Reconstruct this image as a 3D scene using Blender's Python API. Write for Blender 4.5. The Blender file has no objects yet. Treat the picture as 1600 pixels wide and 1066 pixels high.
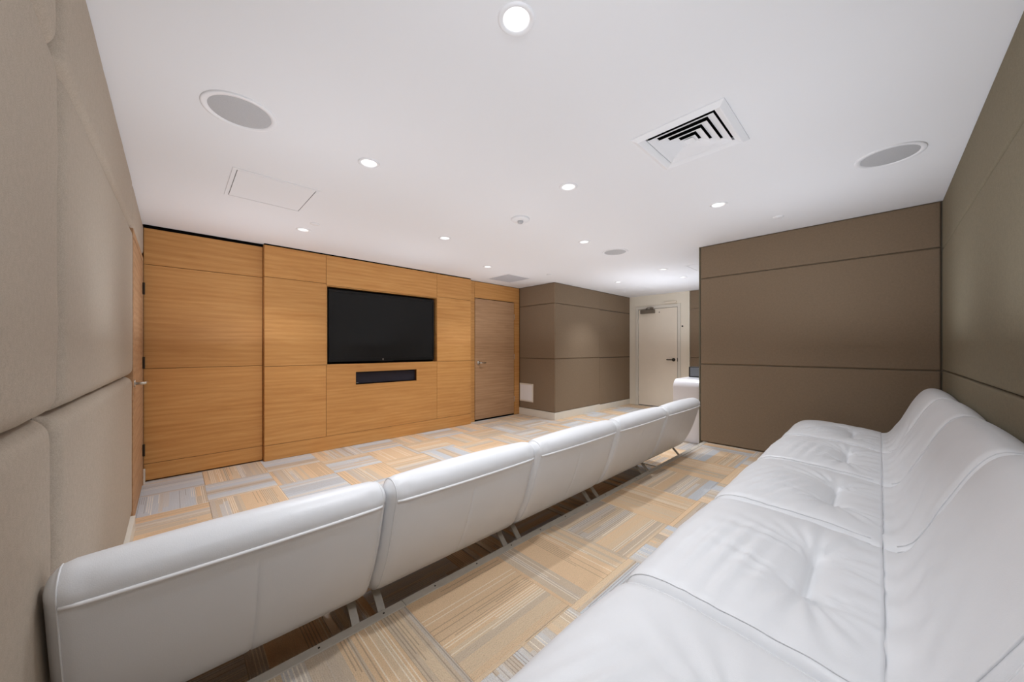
import bpy, bmesh, math, random
import numpy as np
from mathutils import Vector, Matrix

random.seed(7)
scn = bpy.context.scene
COL = scn.collection
PI = math.pi

# ------------------------------------------------------------------ camera
F = 551.0
EYE = 1.25
YAW = math.radians(46.2)                 # angle between the view axis and +X
cd = bpy.data.cameras.new('camera')
cam = bpy.data.objects.new('camera', cd)
COL.objects.link(cam)
cd.sensor_fit = 'HORIZONTAL'
cd.sensor_width = 36.0
cd.lens = 36.0 * F / 1600.0
cd.shift_y = (545.0 - 533.0) / 1600.0
cd.clip_start = 0.02
cam.location = (0, 0, EYE)
cam.rotation_euler = (math.radians(90), 0, YAW - math.radians(90))
scn.camera = cam

# ------------------------------------------------------------------ world, light, exposure
world = bpy.data.worlds.new('world')
scn.world = world
world.use_nodes = True
world.node_tree.nodes['Background'].inputs[0].default_value = (1, 1, 1, 1)
world.node_tree.nodes['Background'].inputs[1].default_value = 0.0
vs = scn.view_settings
vs.view_transform = 'Standard'
vs.look = 'None'
vs.gamma = 1.0
vs.use_curve_mapping = False
vs.exposure = 0.28
SPOT_W = 38.0           # each ceiling downlight
FILL_W = 6.8            # the added fill light near the camera
UPFILL_W = 2.7            # each of the added upward fill lights
def soft_light(name, loc, size, w, col=(0.90, 0.97, 1.08)):
    l = bpy.data.lights.new(name, 'AREA')
    l.shape = 'DISK'; l.size = size; l.energy = w; l.color = col
    o = bpy.data.objects.new(name, l)
    COL.objects.link(o)
    o.location = loc; o.rotation_euler = (PI, 0, 0)
    return o
# added soft fill lights, aimed up only to brighten the ceiling
for k, (x, y, w) in enumerate(((0.45, 0.35, 1.1), (2.00, 0.30, 1.1), (3.40, 0.35, 1.5),
                               (0.45, 2.10, 1.1), (2.10, 2.15, 0.55), (3.60, 2.20, 0.7),
                               (0.50, 3.95, 1.5), (2.10, 3.95, 1.2), (3.70, 3.95, 1.1),
                               (5.30, 2.70, 1.5), (6.20, 2.50, 2.6))):
    soft_light('ceiling_fill', (x, y, 1.275), 0.9, UPFILL_W * w)
# added soft fill light near the camera, brightening the chair backs
fl = soft_light('camera_fill', (0.08, -0.22, 2.15), 0.34, FILL_W, (0.94, 0.98, 1.05))
fl.data.spread = math.radians(130)
fl.rotation_euler = (Vector((2.6, 2.0, 0.55)) - Vector(fl.location)).to_track_quat('-Z', 'Y').to_euler()
scn.cycles.max_bounces = 10
scn.cycles.diffuse_bounces = 6
scn.cycles.glossy_bounces = 3
scn.cycles.sample_clamp_indirect = 6.0

CEIL = 2.415
PLAT = 0.19
FAR = 7.5

# ------------------------------------------------------------------ materials
def srgb(r, g, b):
    def c(x):
        x /= 255.0
        return x / 12.92 if x <= 0.04045 else ((x + 0.055) / 1.055) ** 2.4
    return (c(r), c(g), c(b), 1.0)

class N:
    def __init__(s, name):
        s.m = bpy.data.materials.new(name)
        s.m.use_nodes = True
        s.t = s.m.node_tree
        s.b = s.t.nodes['Principled BSDF']
    def n(s, kind, **kw):
        x = s.t.nodes.new(kind)
        for k, v in kw.items():
            if k.startswith('i_'):
                key = k[2:]
                x.inputs[int(key) if key.isdigit() else key.replace('_', ' ')].default_value = v
            else:
                setattr(x, k, v)
        return x
    def l(s, a, b):
        s.t.links.new(a, b)
    def ramp(s, fac, stops, interp='LINEAR'):
        r = s.t.nodes.new('ShaderNodeValToRGB')
        r.color_ramp.interpolation = interp
        e = r.color_ramp.elements
        e[0].position, e[0].color = stops[0]
        e[1].position, e[1].color = stops[1]
        for p, c in stops[2:]:
            q = e.new(p); q.color = c
        s.l(fac, r.inputs[0])
        return r.outputs[0]
    def mix(s, fac, a, b, mode='MIX'):
        x = s.t.nodes.new('ShaderNodeMix')
        x.data_type = 'RGBA'; x.blend_type = mode
        for sock, v in ((x.inputs[0], fac), (x.inputs[6], a), (x.inputs[7], b)):
            if hasattr(v, 'is_output'):
                s.l(v, sock)
            else:
                sock.default_value = v
        return x.outputs[2]
    def math(s, op, a, b=0.0, c=0.0):
        x = s.t.nodes.new('ShaderNodeMath'); x.operation = op
        for sock, v in zip(x.inputs, (a, b, c)):
            if hasattr(v, 'is_output'):
                s.l(v, sock)
            else:
                sock.default_value = v
        return x.outputs[0]
    def bump(s, h, strength, dist):
        x = s.n('ShaderNodeBump', i_Strength=strength, i_Distance=dist)
        s.l(h, x.inputs['Height'])
        s.l(x.outputs[0], s.b.inputs['Normal'])

def plain(name, col, rough=0.5, metal=0.0, spec=0.5, noise=0.0, scale=30.0, emis=None, es=0.0):
    k = N(name)
    k.b.inputs['Roughness'].default_value = rough
    k.b.inputs['Metallic'].default_value = metal
    k.b.inputs['Specular IOR Level'].default_value = spec
    if noise > 0:
        tc = k.n('ShaderNodeTexCoord')
        no = k.n('ShaderNodeTexNoise', i_Scale=scale, i_Detail=4.0)
        k.l(tc.outputs['Object'], no.inputs['Vector'])
        dk = tuple(c * (1 - noise) for c in col[:3]) + (1,)
        k.l(k.ramp(no.outputs[0], [(0.3, dk), (0.7, col)]), k.b.inputs['Base Color'])
    else:
        k.b.inputs['Base Color'].default_value = col
    if emis:
        k.b.inputs['Emission Color'].default_value = emis
        k.b.inputs['Emission Strength'].default_value = es
    return k.m

def wood(name, base, light, dark, along='X', rough=0.42, spec=0.35):
    k = N(name)
    tc = k.n('ShaderNodeTexCoord')
    oi = k.n('ShaderNodeObjectInfo')
    mp = k.n('ShaderNodeMapping')
    mp.inputs['Scale'].default_value = (1.0, 1.0, 1.0)
    off = k.n('ShaderNodeCombineXYZ')
    k.l(k.math('MULTIPLY', oi.outputs['Random'], 37.0), off.inputs[0])
    k.l(k.math('MULTIPLY', oi.outputs['Random'], 11.0), off.inputs[2])
    k.l(tc.outputs['Object'], mp.inputs[0]); k.l(off.outputs[0], mp.inputs['Location'])
    st = k.n('ShaderNodeMapping')
    st.inputs['Scale'].default_value = (1.1, 1.1, 13.0)
    k.l(mp.outputs[0], st.inputs[0])
    n1 = k.n('ShaderNodeTexNoise', i_Scale=1.5, i_Detail=5.0, i_Roughness=0.6, i_Distortion=0.7)
    k.l(st.outputs[0], n1.inputs['Vector'])
    st2 = k.n('ShaderNodeMapping')
    st2.inputs['Scale'].default_value = (3.5, 3.5, 140.0)
    k.l(mp.outputs[0], st2.inputs[0])
    n2 = k.n('ShaderNodeTexNoise', i_Scale=1.6, i_Detail=4.0, i_Roughness=0.65)
    k.l(st2.outputs[0], n2.inputs['Vector'])
    st3 = k.n('ShaderNodeMapping')
    st3.inputs['Scale'].default_value = (0.55, 0.55, 3.0)
    k.l(mp.outputs[0], st3.inputs[0])
    n3 = k.n('ShaderNodeTexNoise', i_Scale=1.4, i_Detail=2.0)
    k.l(st3.outputs[0], n3.inputs['Vector'])
    # cathedral rings from distorted bands
    wv = k.n('ShaderNodeTexWave', bands_direction='Z', i_Scale=0.9, i_Distortion=9.0, i_Detail=3.0)
    wv.inputs['Detail Scale'].default_value = 0.8
    st4 = k.n('ShaderNodeMapping')
    st4.inputs['Scale'].default_value = (0.8, 0.8, 7.0)
    k.l(mp.outputs[0], st4.inputs[0]); k.l(st4.outputs[0], wv.inputs['Vector'])
    c1 = k.ramp(n1.outputs[0], [(0.30, dark), (0.52, base), (0.72, light)])
    c2 = k.mix(0.30, c1, k.ramp(wv.outputs[0], [(0.0, dark), (0.5, base), (1.0, light)]))
    c3 = k.mix(k.math('MULTIPLY', k.ramp(n2.outputs[0], [(0.40, (1, 1, 1, 1)), (0.56, (0, 0, 0, 1))]), 0.32), c2, dark)
    c4 = k.mix(k.math('MULTIPLY', n3.outputs[0], 0.35), c3, light)
    hs = k.n('ShaderNodeHueSaturation')
    k.l(c4, hs.inputs['Color'])
    k.l(k.math('MULTIPLY_ADD', oi.outputs['Random'], 0.12, 0.94), hs.inputs['Value'])
    k.l(hs.outputs[0], k.b.inputs['Base Color'])
    k.b.inputs['Roughness'].default_value = rough
    k.b.inputs['Specular IOR Level'].default_value = spec
    k.bump(n2.outputs[0], 0.15, 0.0006)
    return k.m

def fabric(name, col, amp=0.22):
    k = N(name)
    tc = k.n('ShaderNodeTexCoord')
    n1 = k.n('ShaderNodeTexNoise', i_Scale=420.0, i_Detail=3.0, i_Roughness=0.7)
    n2 = k.n('ShaderNodeTexNoise', i_Scale=60.0, i_Detail=4.0, i_Roughness=0.7)
    n3 = k.n('ShaderNodeTexNoise', i_Scale=2.2, i_Detail=3.0)
    for x in (n1, n2, n3):
        k.l(tc.outputs['Object'], x.inputs['Vector'])
    dk = tuple(c * (1 - amp) for c in col[:3]) + (1,)
    lt = tuple(min(1, c * (1 + amp)) for c in col[:3]) + (1,)
    f = k.math('ADD', k.math('MULTIPLY', n1.outputs[0], 0.72), k.math('MULTIPLY', n2.outputs[0], 0.28))
    c = k.ramp(f, [(0.38, dk), (0.62, lt)])
    c2 = k.mix(k.math('MULTIPLY', n3.outputs[0], 0.12), c, dk)
    k.l(c2, k.b.inputs['Base Color'])
    k.b.inputs['Roughness'].default_value = 0.95
    k.b.inputs['Specular IOR Level'].default_value = 0.1
    k.bump(n1.outputs[0], 0.25, 0.0012)
    return k.m

def leather(name, col):
    k = N(name)
    tc = k.n('ShaderNodeTexCoord')
    v = k.n('ShaderNodeTexVoronoi', i_Scale=260.0)
    v.feature = 'DISTANCE_TO_EDGE'
    n = k.n('ShaderNodeTexNoise', i_Scale=14.0, i_Detail=5.0, i_Roughness=0.6)
    n2 = k.n('ShaderNodeTexNoise', i_Scale=3.0, i_Detail=3.0)
    for x in (v, n, n2):
        k.l(tc.outputs['Object'], x.inputs['Vector'])
    dk = tuple(c * 0.955 for c in col[:3]) + (1,)
    k.l(k.ramp(n2.outputs[0], [(0.3, dk), (0.65, col)]), k.b.inputs['Base Color'])
    k.l(k.math('MULTIPLY_ADD', n.outputs[0], 0.16, 0.30), k.b.inputs['Roughness'])
    k.b.inputs['Specular IOR Level'].default_value = 0.45
    h = k.math('ADD', k.math('MULTIPLY', v.outputs[0], 0.35), n.outputs[0])
    k.bump(h, 0.22, 0.003)
    return k.m

def carpet(name):
    """loop-pile carpet tile: stripes run along the tile's own X axis, colours vary across Y; a
    per-tile seed and warmth pick which bands of the pattern this tile was cut from"""
    k = N(name)
    tc = k.n('ShaderNodeTexCoord')
    sp = k.n('ShaderNodeSeparateXYZ')
    k.l(tc.outputs['Object'], sp.inputs[0])
    seed = k.n('ShaderNodeAttribute', attribute_type='OBJECT', attribute_name='tile_seed').outputs['Fac']
    warm = k.n('ShaderNodeAttribute', attribute_type='OBJECT', attribute_name='tile_warmth').outputs['Fac']
    X, Y = sp.outputs[0], sp.outputs[1]
    def vor(scale, mul, add):
        v = k.n('ShaderNodeTexVoronoi', voronoi_dimensions='1D', feature='F1', i_Scale=scale)
        k.l(k.math('ADD', Y, k.math('MULTIPLY_ADD', seed, mul, add)), v.inputs['W'])
        s = k.n('ShaderNodeSeparateColor'); k.l(v.outputs['Color'], s.inputs[0])
        return s.outputs
    band = vor(8.0, 3.7, 0.0)
    fine = vor(34.0, 5.1, 9.0)
    zone = vor(11.0, 2.3, 4.0)
    # part way along a tile some bands change colour
    cut = k.math('GREATER_THAN', k.math('ADD', X, k.math('MULTIPLY_ADD', fine[1], 0.9, -0.45)), 0.0)
    val = k.math('ADD', k.math('MULTIPLY_ADD', band[0], 0.72, 0.14), k.math('MULTIPLY', k.math('ADD', fine[2], -0.5), 0.27))
    val = k.math('ADD', val, k.math('MULTIPLY', k.math('MULTIPLY', cut, k.math('GREATER_THAN', fine[0], 0.7)), 0.22))
    val = k.math('ADD', val, k.math('MULTIPLY_ADD', warm, 1.10, -0.60))
    grey_b = srgb(*CP['blue']); grey = srgb(*CP['grey']); taupe = srgb(*CP['taupe']); sand = srgb(*CP['sand']); peach = srgb(*CP['peach'])
    base = k.ramp(val, [(0.05, grey_b), (0.25, grey), (0.42, taupe), (0.56, sand), (0.74, peach)], 'LINEAR')
    cream = srgb(*CP['cream']); brown = srgb(*CP['brown'])
    # tufted rows: a thin light or dark yarn in some rows, grouped in zones
    row_c = k.math('MULTIPLY', k.math('ADD', Y, 1.0), 1.0 / 0.0125)
    rid = k.math('FLOOR', row_c); rf = k.math('FRACT', row_c)
    wn = k.n('ShaderNodeTexWhiteNoise', noise_dimensions='1D')
    k.l(k.math('MULTIPLY_ADD', seed, 57.0, rid), wn.inputs['W'])
    ws = k.n('ShaderNodeSeparateColor'); k.l(wn.outputs['Color'], ws.inputs[0])
    thin = k.math('LESS_THAN', rf, 0.34)
    run = k.math('GREATER_THAN', k.math('ADD', k.math('MULTIPLY', X, 1.6), ws.outputs[1]), 0.12)
    lit = k.math('MULTIPLY', k.math('MULTIPLY', thin, run), k.math('MULTIPLY', k.math('GREATER_THAN', zone[0], 0.42), k.math('GREATER_THAN', ws.outputs[0], 0.30)))
    drk = k.math('MULTIPLY', k.math('MULTIPLY', thin, run), k.math('MULTIPLY', k.math('LESS_THAN', zone[0], 0.26), k.math('GREATER_THAN', ws.outputs[2], 0.35)))
    c = k.mix(k.math('MULTIPLY', lit, 0.62), base, cream)
    c = k.mix(k.math('MULTIPLY', drk, 0.48), c, brown)
    no = k.n('ShaderNodeTexNoise', i_Scale=240.0, i_Detail=3.0, i_Roughness=0.7)
    k.l(tc.outputs['Object'], no.inputs['Vector'])
    row = k.math('SINE', k.math('MULTIPLY', Y, 2 * PI / 0.00625))
    c = k.mix(k.ramp(no.outputs[0], [(0.34, (0.42, 0.42, 0.42, 1)), (0.47, (0, 0, 0, 1))]), c, brown)
    c = k.mix(k.math('MULTIPLY', k.ramp(no.outputs[0], [(0.58, (0, 0, 0, 1)), (0.72, (1, 1, 1, 1))]), 0.35), c, cream)
    k.l(c, k.b.inputs['Base Color'])
    k.b.inputs['Roughness'].default_value = 1.0
    k.b.inputs['Specular IOR Level'].default_value = 0.05
    k.bump(k.math('ADD', k.math('MULTIPLY', row, 0.35), no.outputs[0]), 0.5, 0.004)
    return k.m

CP = dict(blue=(198, 200, 203), grey=(206, 198, 190), taupe=(198, 180, 160), sand=(217, 194, 165),
          peach=(223, 191, 155), cream=(248, 236, 216), brown=(134, 116, 100))
M = dict(
    ceil=plain('ceiling_paint', srgb(236, 236, 238), 0.9, spec=0.1),
    white=plain('white_enamel', srgb(238, 238, 240), 0.45),
    offwhite=plain('white_trim_paint', srgb(226, 220, 208), 0.5, noise=0.03, scale=8),
    cream=plain('cream_wall_paint', srgb(236, 228, 212), 0.85, spec=0.15, noise=0.03, scale=5),
    cream2=plain('cream_door_paint', srgb(238, 227, 210), 0.55, noise=0.03, scale=4),
    black=plain('black_plastic', (0.006, 0.006, 0.006, 1), 0.35, spec=0.3),
    void=plain('black_shadow_gap', (0.004, 0.004, 0.004, 1), 1.0, spec=0.0),
    screen=plain('screen_glass', (0.019, 0.019, 0.019, 1), 0.32, spec=0.12),
    cloth=plain('dark_speaker_cloth', srgb(58, 56, 64), 0.95, spec=0.05, noise=0.2, scale=400),
    grille=plain('grey_perforated_metal', srgb(196, 196, 198), 0.6, noise=0.25, scale=700),
    return_grille=plain('return_grille_metal', srgb(206, 206, 210), 0.6),
    chrome=plain('satin_chrome', srgb(196, 192, 184), 0.28, metal=1.0),
    steel=plain('brushed_steel', srgb(178, 170, 158), 0.42, metal=0.4, noise=0.08, scale=60),
    strip=plain('aluminium_nosing', srgb(198, 190, 177), 0.5, metal=0.1, noise=0.10, scale=25),
    bronze=plain('dark_hardware', srgb(70, 62, 52), 0.4, metal=0.8),
    closer=plain('closer_metal', srgb(128, 118, 104), 0.45, metal=0.4),
    lamp=plain('lamp_lens', (1, 1, 1, 1), 0.4, emis=(1, 0.985, 0.96, 1), es=2.6),
    reflector=plain('white_reflector', srgb(240, 240, 240), 0.3, spec=0.5),
    wood=wood('honey_oak_veneer', srgb(204, 149, 86), srgb(214, 163, 102), srgb(184, 126, 66)),
    door=wood('grey_oak_door_veneer', srgb(184, 147, 112), srgb(194, 158, 124), srgb(160, 124, 92), rough=0.7, spec=0.1),
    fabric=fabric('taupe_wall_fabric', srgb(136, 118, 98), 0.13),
    fabric_left=fabric('lit_taupe_wall_fabric', srgb(180, 168, 153), 0.13),  # same taupe cloth, with the brighter light on this wall put into its colour
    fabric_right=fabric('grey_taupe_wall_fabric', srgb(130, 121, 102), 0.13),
    leather=leather('white_leather', srgb(229, 230, 232)),
    piping=plain('white_leather_piping', srgb(246, 246, 247), 0.35),
    counter=plain('gloss_white_solid_surface', srgb(240, 240, 244), 0.12, spec=0.6),
    carpet=carpet('striped_carpet'),
    backing=plain('dark_backing', srgb(60, 52, 44), 0.9),
)

# ------------------------------------------------------------------ object helpers
def link(name, me, mat, parent=None, loc=None):
    o = bpy.data.objects.new(name, me)
    COL.objects.link(o)
    if mat is not None and not me.materials:
        me.materials.append(mat)
    if parent is not None:
        o.parent = parent
    if loc is not None:
        o.location = loc
    return o

def empty(name, loc=(0, 0, 0), rz=0.0):
    o = bpy.data.objects.new(name, None)
    COL.objects.link(o)
    o.empty_display_size = 0.1
    o.location = loc; o.rotation_euler = (0, 0, rz)
    return o

def tag(o, label, cat, group=None):
    o['label'] = label; o['category'] = cat
    if group:
        o['group'] = group
    return o

def bm_obj(name, bm, mat, parent=None, smooth=False, loc=None):
    me = bpy.data.meshes.new(name)
    bmesh.ops.recalc_face_normals(bm, faces=bm.faces)
    bm.to_mesh(me); bm.free()
    if smooth:
        for p in me.polygons:
            p.use_smooth = True
    return link(name, me, mat, parent, loc)

def add_box(bm, lo, hi, bev=0.0, seg=2):
    b = bmesh.new()
    bmesh.ops.create_cube(b, size=1.0)
    for v in b.verts:
        v.co = Vector([(lo[i] + hi[i]) / 2 + v.co[i] * (hi[i] - lo[i]) for i in range(3)])
    if bev > 0:
        bmesh.ops.bevel(b, geom=list(b.edges), offset=bev, segments=seg, profile=0.5, affect='EDGES')
    me = bpy.data.meshes.new('tmp'); b.to_mesh(me); b.free()
    bm.from_mesh(me); bpy.data.meshes.remove(me)

def box(name, lo, hi, mat, parent=None, bev=0.0, seg=2, smooth=False):
    bm = bmesh.new()
    add_box(bm, lo, hi, bev, seg)
    return bm_obj(name, bm, mat, parent, smooth)

def structure(name):
    o = empty(name); o['kind'] = 'structure'
    return o

def struct_box(name, lo, hi, mat):
    o = box(name, lo, hi, mat); o['kind'] = 'structure'
    return o

def add_cyl(bm, p0, p1, r0, r1=None, n=24, caps=True):
    r1 = r0 if r1 is None else r1
    p0, p1 = Vector(p0), Vector(p1)
    d = (p1 - p0).normalized()
    u = d.orthogonal().normalized(); w = d.cross(u)
    a = [bm.verts.new(p0 + (u * math.cos(t) + w * math.sin(t)) * r0) for t in [2 * PI * i / n for i in range(n)]]
    b = [bm.verts.new(p1 + (u * math.cos(t) + w * math.sin(t)) * r1) for t in [2 * PI * i / n for i in range(n)]]
    for i in range(n):
        j = (i + 1) % n
        bm.faces.new((a[i], a[j], b[j], b[i]))
    if caps:
        bm.faces.new(a[::-1]); bm.faces.new(b)

def add_lathe(bm, c, prof, n=40, closed=False):
    """prof: (radius, z offset); revolve about the vertical through c"""
    rings = []
    for r, z in prof:
        rings.append([bm.verts.new((c[0] + r * math.cos(2 * PI * i / n), c[1] + r * math.sin(2 * PI * i / n), c[2] + z)) for i in range(n)])
    prs = list(zip(rings, rings[1:]))
    if closed:
        prs.append((rings[-1], rings[0]))
    for a, b in prs:
        for i in range(n):
            j = (i + 1) % n
            bm.faces.new((a[i], a[j], b[j], b[i]))
    return rings

def add_tube(bm, pts, r, n=8, closed=False):
    pts = [Vector(p) for p in pts]
    m = len(pts); rings = []
    prev = None
    for i, p in enumerate(pts):
        if closed:
            t = (pts[(i + 1) % m] - pts[i - 1]).normalized()
        else:
            t = (pts[min(i + 1, m - 1)] - pts[max(i - 1, 0)]).normalized()
        u = t.orthogonal().normalized() if prev is None else (prev - t * prev.dot(t)).normalized()
        prev = u
        w = t.cross(u)
        rings.append([bm.verts.new(p + (u * math.cos(2 * PI * k / n) + w * math.sin(2 * PI * k / n)) * r) for k in range(n)])
    rng = range(m) if closed else range(m - 1)
    for i in rng:
        a, b = rings[i], rings[(i + 1) % m]
        for k in range(n):
            j = (k + 1) % n
            bm.faces.new((a[k], a[j], b[j], b[k]))
    if not closed:
        bm.faces.new(rings[0][::-1]); bm.faces.new(rings[-1])

def add_ribbon(bm, path, x0, x1, th):
    """flat bar: path of (y,z) points swept between x0 and x1 with thickness th"""
    P = [Vector((p[0], p[1])) for p in path]
    outer, inner = [], []
    for i, p in enumerate(P):
        a = (P[i] - P[i - 1]).normalized() if i else None
        b = (P[i + 1] - P[i]).normalized() if i < len(P) - 1 else None
        t = ((a or b) + (b or a)).normalized()
        nrm = Vector((-t.y, t.x))
        k = 1.0 / max(0.5, abs(t.dot(b or a)))
        outer.append(p + nrm * th / 2 * k); inner.append(p - nrm * th / 2 * k)
    q = []
    for x in (x0, x1):
        q.append(([bm.verts.new((x, v.x, v.y)) for v in outer], [bm.verts.new((x, v.x, v.y)) for v in inner]))
    (o0, i0), (o1, i1) = q
    for k in range(len(P) - 1):
        bm.faces.new((o0[k], o0[k + 1], o1[k + 1], o1[k]))
        bm.faces.new((i0[k + 1], i0[k], i1[k], i1[k + 1]))
        bm.faces.new((o0[k + 1], o0[k], i0[k], i0[k + 1]))
        bm.faces.new((o1[k], o1[k + 1], i1[k + 1], i1[k]))
    bm.faces.new((o0[0], o1[0], i1[0], i0[0])); bm.faces.new((o1[-1], o0[-1], i0[-1], i1[-1]))

# ------------------------------------------------------------------ ceiling with real holes for fixtures
LIGHTS = [  # x, y, label
    (0.874, 0.889, 'large-looking lit recessed downlight at the top edge, nearest the camera'),
    (0.885, 2.218, 'lit recessed downlight in the ceiling between the access panel and the round smoke detector'),
    (0.915, 3.904, 'lit recessed downlight close to the left part of the wood panelled wall'),
    (2.049, 1.551, 'lit recessed downlight in mid ceiling, left of the square air diffuser'),
    (2.058, 3.167, 'lit recessed downlight above and in front of the television'),
    (3.178, 0.905, 'lit recessed downlight between the square diffuser and the taupe partition'),
    (3.229, 2.229, 'lit recessed downlight just left of the small far round speaker'),
    (3.221, 3.859, 'lit recessed downlight near the square return grille and oak door'),
    (5.614, 3.168, 'lit dark-rimmed recessed downlight washing the taupe column side'),
    (5.183, 2.202, 'lit recessed downlight in the far hall, nearer of the two by the partition edge'),
    (5.971, 2.214, 'lit recessed downlight in the far hall, farthest and lowest in the picture'),
]
R_HOLE = 0.047
DIFF = (2.07, 0.730, 0.232)     # square diffuser: centre and half size
def build_ceiling():
    bm = bmesh.new()
    add_box(bm, (-0.4, -0.5, CEIL), (FAR + 0.15, 4.95, CEIL + 0.02))
    base = bpy.data.meshes.new('ceiling'); bm.to_mesh(base); bm.free()
    base.materials.append(M['ceil'])
    o = bpy.data.objects.new('ceiling', base); COL.objects.link(o)
    cb = bmesh.new()
    for x, y, _ in LIGHTS:
        add_cyl(cb, (x, y, CEIL - 0.05), (x, y, CEIL + 0.06), R_HOLE, n=40)
    add_box(cb, (DIFF[0] - 0.20, DIFF[1] - 0.20, CEIL - 0.05), (DIFF[0] + 0.20, DIFF[1] + 0.20, CEIL + 0.06))
    cme = bpy.data.meshes.new('cut'); cb.to_mesh(cme); cb.free()
    co = bpy.data.objects.new('cut', cme); COL.objects.link(co)
    md = o.modifiers.new('b', 'BOOLEAN'); md.operation = 'DIFFERENCE'; md.object = co; md.solver = 'EXACT'
    dg = bpy.context.evaluated_depsgraph_get()
    me = bpy.data.meshes.new_from_object(o.evaluated_get(dg))
    o.modifiers.clear(); o.data = me
    me.name = 'ceiling'
    bpy.data.objects.remove(co); bpy.data.meshes.remove(cme)
    o['kind'] = 'structure'
    return o
ceiling = build_ceiling()

# ------------------------------------------------------------------ floors
T = 0.485; X0 = 0.205; Y0 = -0.09
WARM = {  # hand-read tiles: ('p' platform | 'f' floor, i, j) -> (seed, warmth)
    ('p', 1, 2): 0.84, ('p', 2, 2): 0.78, ('p', 0, 2): 0.55, ('p', 3, 2): 0.38, ('p', 3, 1): 0.30, ('p', 1, 1): 0.26,
    ('p', 2, 1): 0.30, ('p', 4, 2): 0.66, ('p', 4, 1): 0.76, ('p', 5, 2): 0.38, ('p', 5, 1): 0.34, ('p', 6, 1): 0.75,
    ('p', 7, 2): 0.42, ('p', 7, 1): 0.55, ('p', 6, 2): 0.85, ('p', 8, 2): 0.5, ('p', -1, 2): 0.35, ('p', 0, 1): 0.5,
    ('f', -1, 9): 0.22, ('f', 0, 9): 0.66, ('f', -1, 8): 0.20, ('f', 0, 8): 0.20, ('f', -1, 7): 0.70, ('f', 0, 7): 0.66,
    ('f', 1, 8): 0.72, ('f', 1, 9): 0.20, ('f', -1, 6): 0.22, ('f', 0, 6): 0.80, ('f', 1, 7): 0.24, ('f', 2, 9): 0.5,
    ('f', 2, 8): 0.36, ('f', 2, 7): 0.72, ('f', 1, 6): 0.6,
}
def tiles(kind, x0, x1, y0, y1, ztop, parent, thick=0.006, skip=None):
    rr = random.Random(11 if kind == 'p' else 23)
    for j in range(math.floor((y0 - Y0) / T), math.ceil((y1 - Y0) / T)):
        for i in range(math.floor((x0 - X0) / T), math.ceil((x1 - X0) / T)):
            ax, bx = max(x0, X0 + i * T), min(x1, X0 + (i + 1) * T)
            ay, by = max(y0, Y0 + j * T), min(y1, Y0 + (j + 1) * T)
            seed, wm = rr.random(), rr.choice((0.22, 0.3, 0.45, 0.55, 0.66, 0.76))
            if bx - ax < 0.02 or by - ay < 0.02:
                continue
            if skip and skip(ax, bx, ay, by):
                continue
            g = 0.0002
            along_x = ((i + j) % 2 == 1) if kind == 'p' else ((i + j) % 2 == 0)
            flip = rr.random() < 0.5
            wm = WARM.get((kind, i, j), wm)
            cx, cy = X0 + (i + 0.5) * T, Y0 + (j + 0.5) * T
            bm = bmesh.new()
            lo = (ax + g - cx, ay + g - cy); hi = (bx - g - cx, by - g - cy)
            c = [(lo[0], lo[1]), (hi[0], lo[1]), (hi[0], hi[1]), (lo[0], hi[1])]
            if not along_x:      # rotate the tile a quarter turn: local x runs along world y
                c = [(y, -x) for x, y in c]
            e = 0.0005
            mx = (sum(p[0] for p in c) / 4, sum(p[1] for p in c) / 4)
            def ins(p):
                return (p[0] - math.copysign(e, p[0] - mx[0]), p[1] - math.copysign(e, p[1] - mx[1]))
            bot = [bm.verts.new((p[0], p[1], -thick)) for p in c]
            mid = [bm.verts.new((p[0], p[1], -0.0012)) for p in c]
            top = [bm.verts.new((*ins(p), 0)) for p in c]
            for a, b in ((bot, mid), (mid, top)):
                for k in range(4):
                    bm.faces.new((a[k], a[(k + 1) % 4], b[(k + 1) % 4], b[k]))
            bm.faces.new(top); bm.faces.new(bot[::-1])
            o = bm_obj('carpet_tile', bm, M['carpet'], parent)
            o.location = (cx, cy, ztop)
            if not along_x:
                o.rotation_euler = (0, 0, PI / 2)
            o['tile_seed'] = seed; o['tile_warmth'] = wm

floor = struct_box('floor', (-0.4, -0.5, -0.11), (FAR + 0.15, 4.95, -0.006), M['backing'])
tiles('f', -0.215, FAR, 1.386, 4.80, 0.0, floor, skip=lambda ax, bx, ay, by: (by <= 1.40 and bx < 4.3) or (ax > 4.8 and ay > 3.93))
tiles('f', 4.44, FAR, -0.34, 1.386, 0.0, floor)
platform = box('platform', (-0.215, -0.36, -0.005), (4.35, 1.378, PLAT - 0.006), M['backing'], floor)
tiles('p', -0.205, 4.35, -0.34, 1.350, PLAT, platform)
# metal nosing in two lengths along the platform edge
nos = structure('trim_1')
for a, b in ((-0.205, 0.690), (0.692, 2.775), (2.777, 4.40)):
    bm = bmesh.new()
    add_box(bm, (a, 1.350, PLAT - 0.006), (b, 1.392, PLAT + 0.003), 0.0015, 1)
    add_box(bm, (a, 1.3785, PLAT - 0.03), (b, 1.392, PLAT - 0.006))
    bm_obj('nosing_strip', bm, M['strip'], nos)
sc = bmesh.new()
x = -0.1
while x < 4.3:
    add_cyl(sc, (x, 1.371, PLAT + 0.0028), (x, 1.371, PLAT + 0.0042), 0.004, n=10)
    x += 0.235
bm_obj('screw', sc, M['bronze'], nos)['kind'] = 'stuff'

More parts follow.
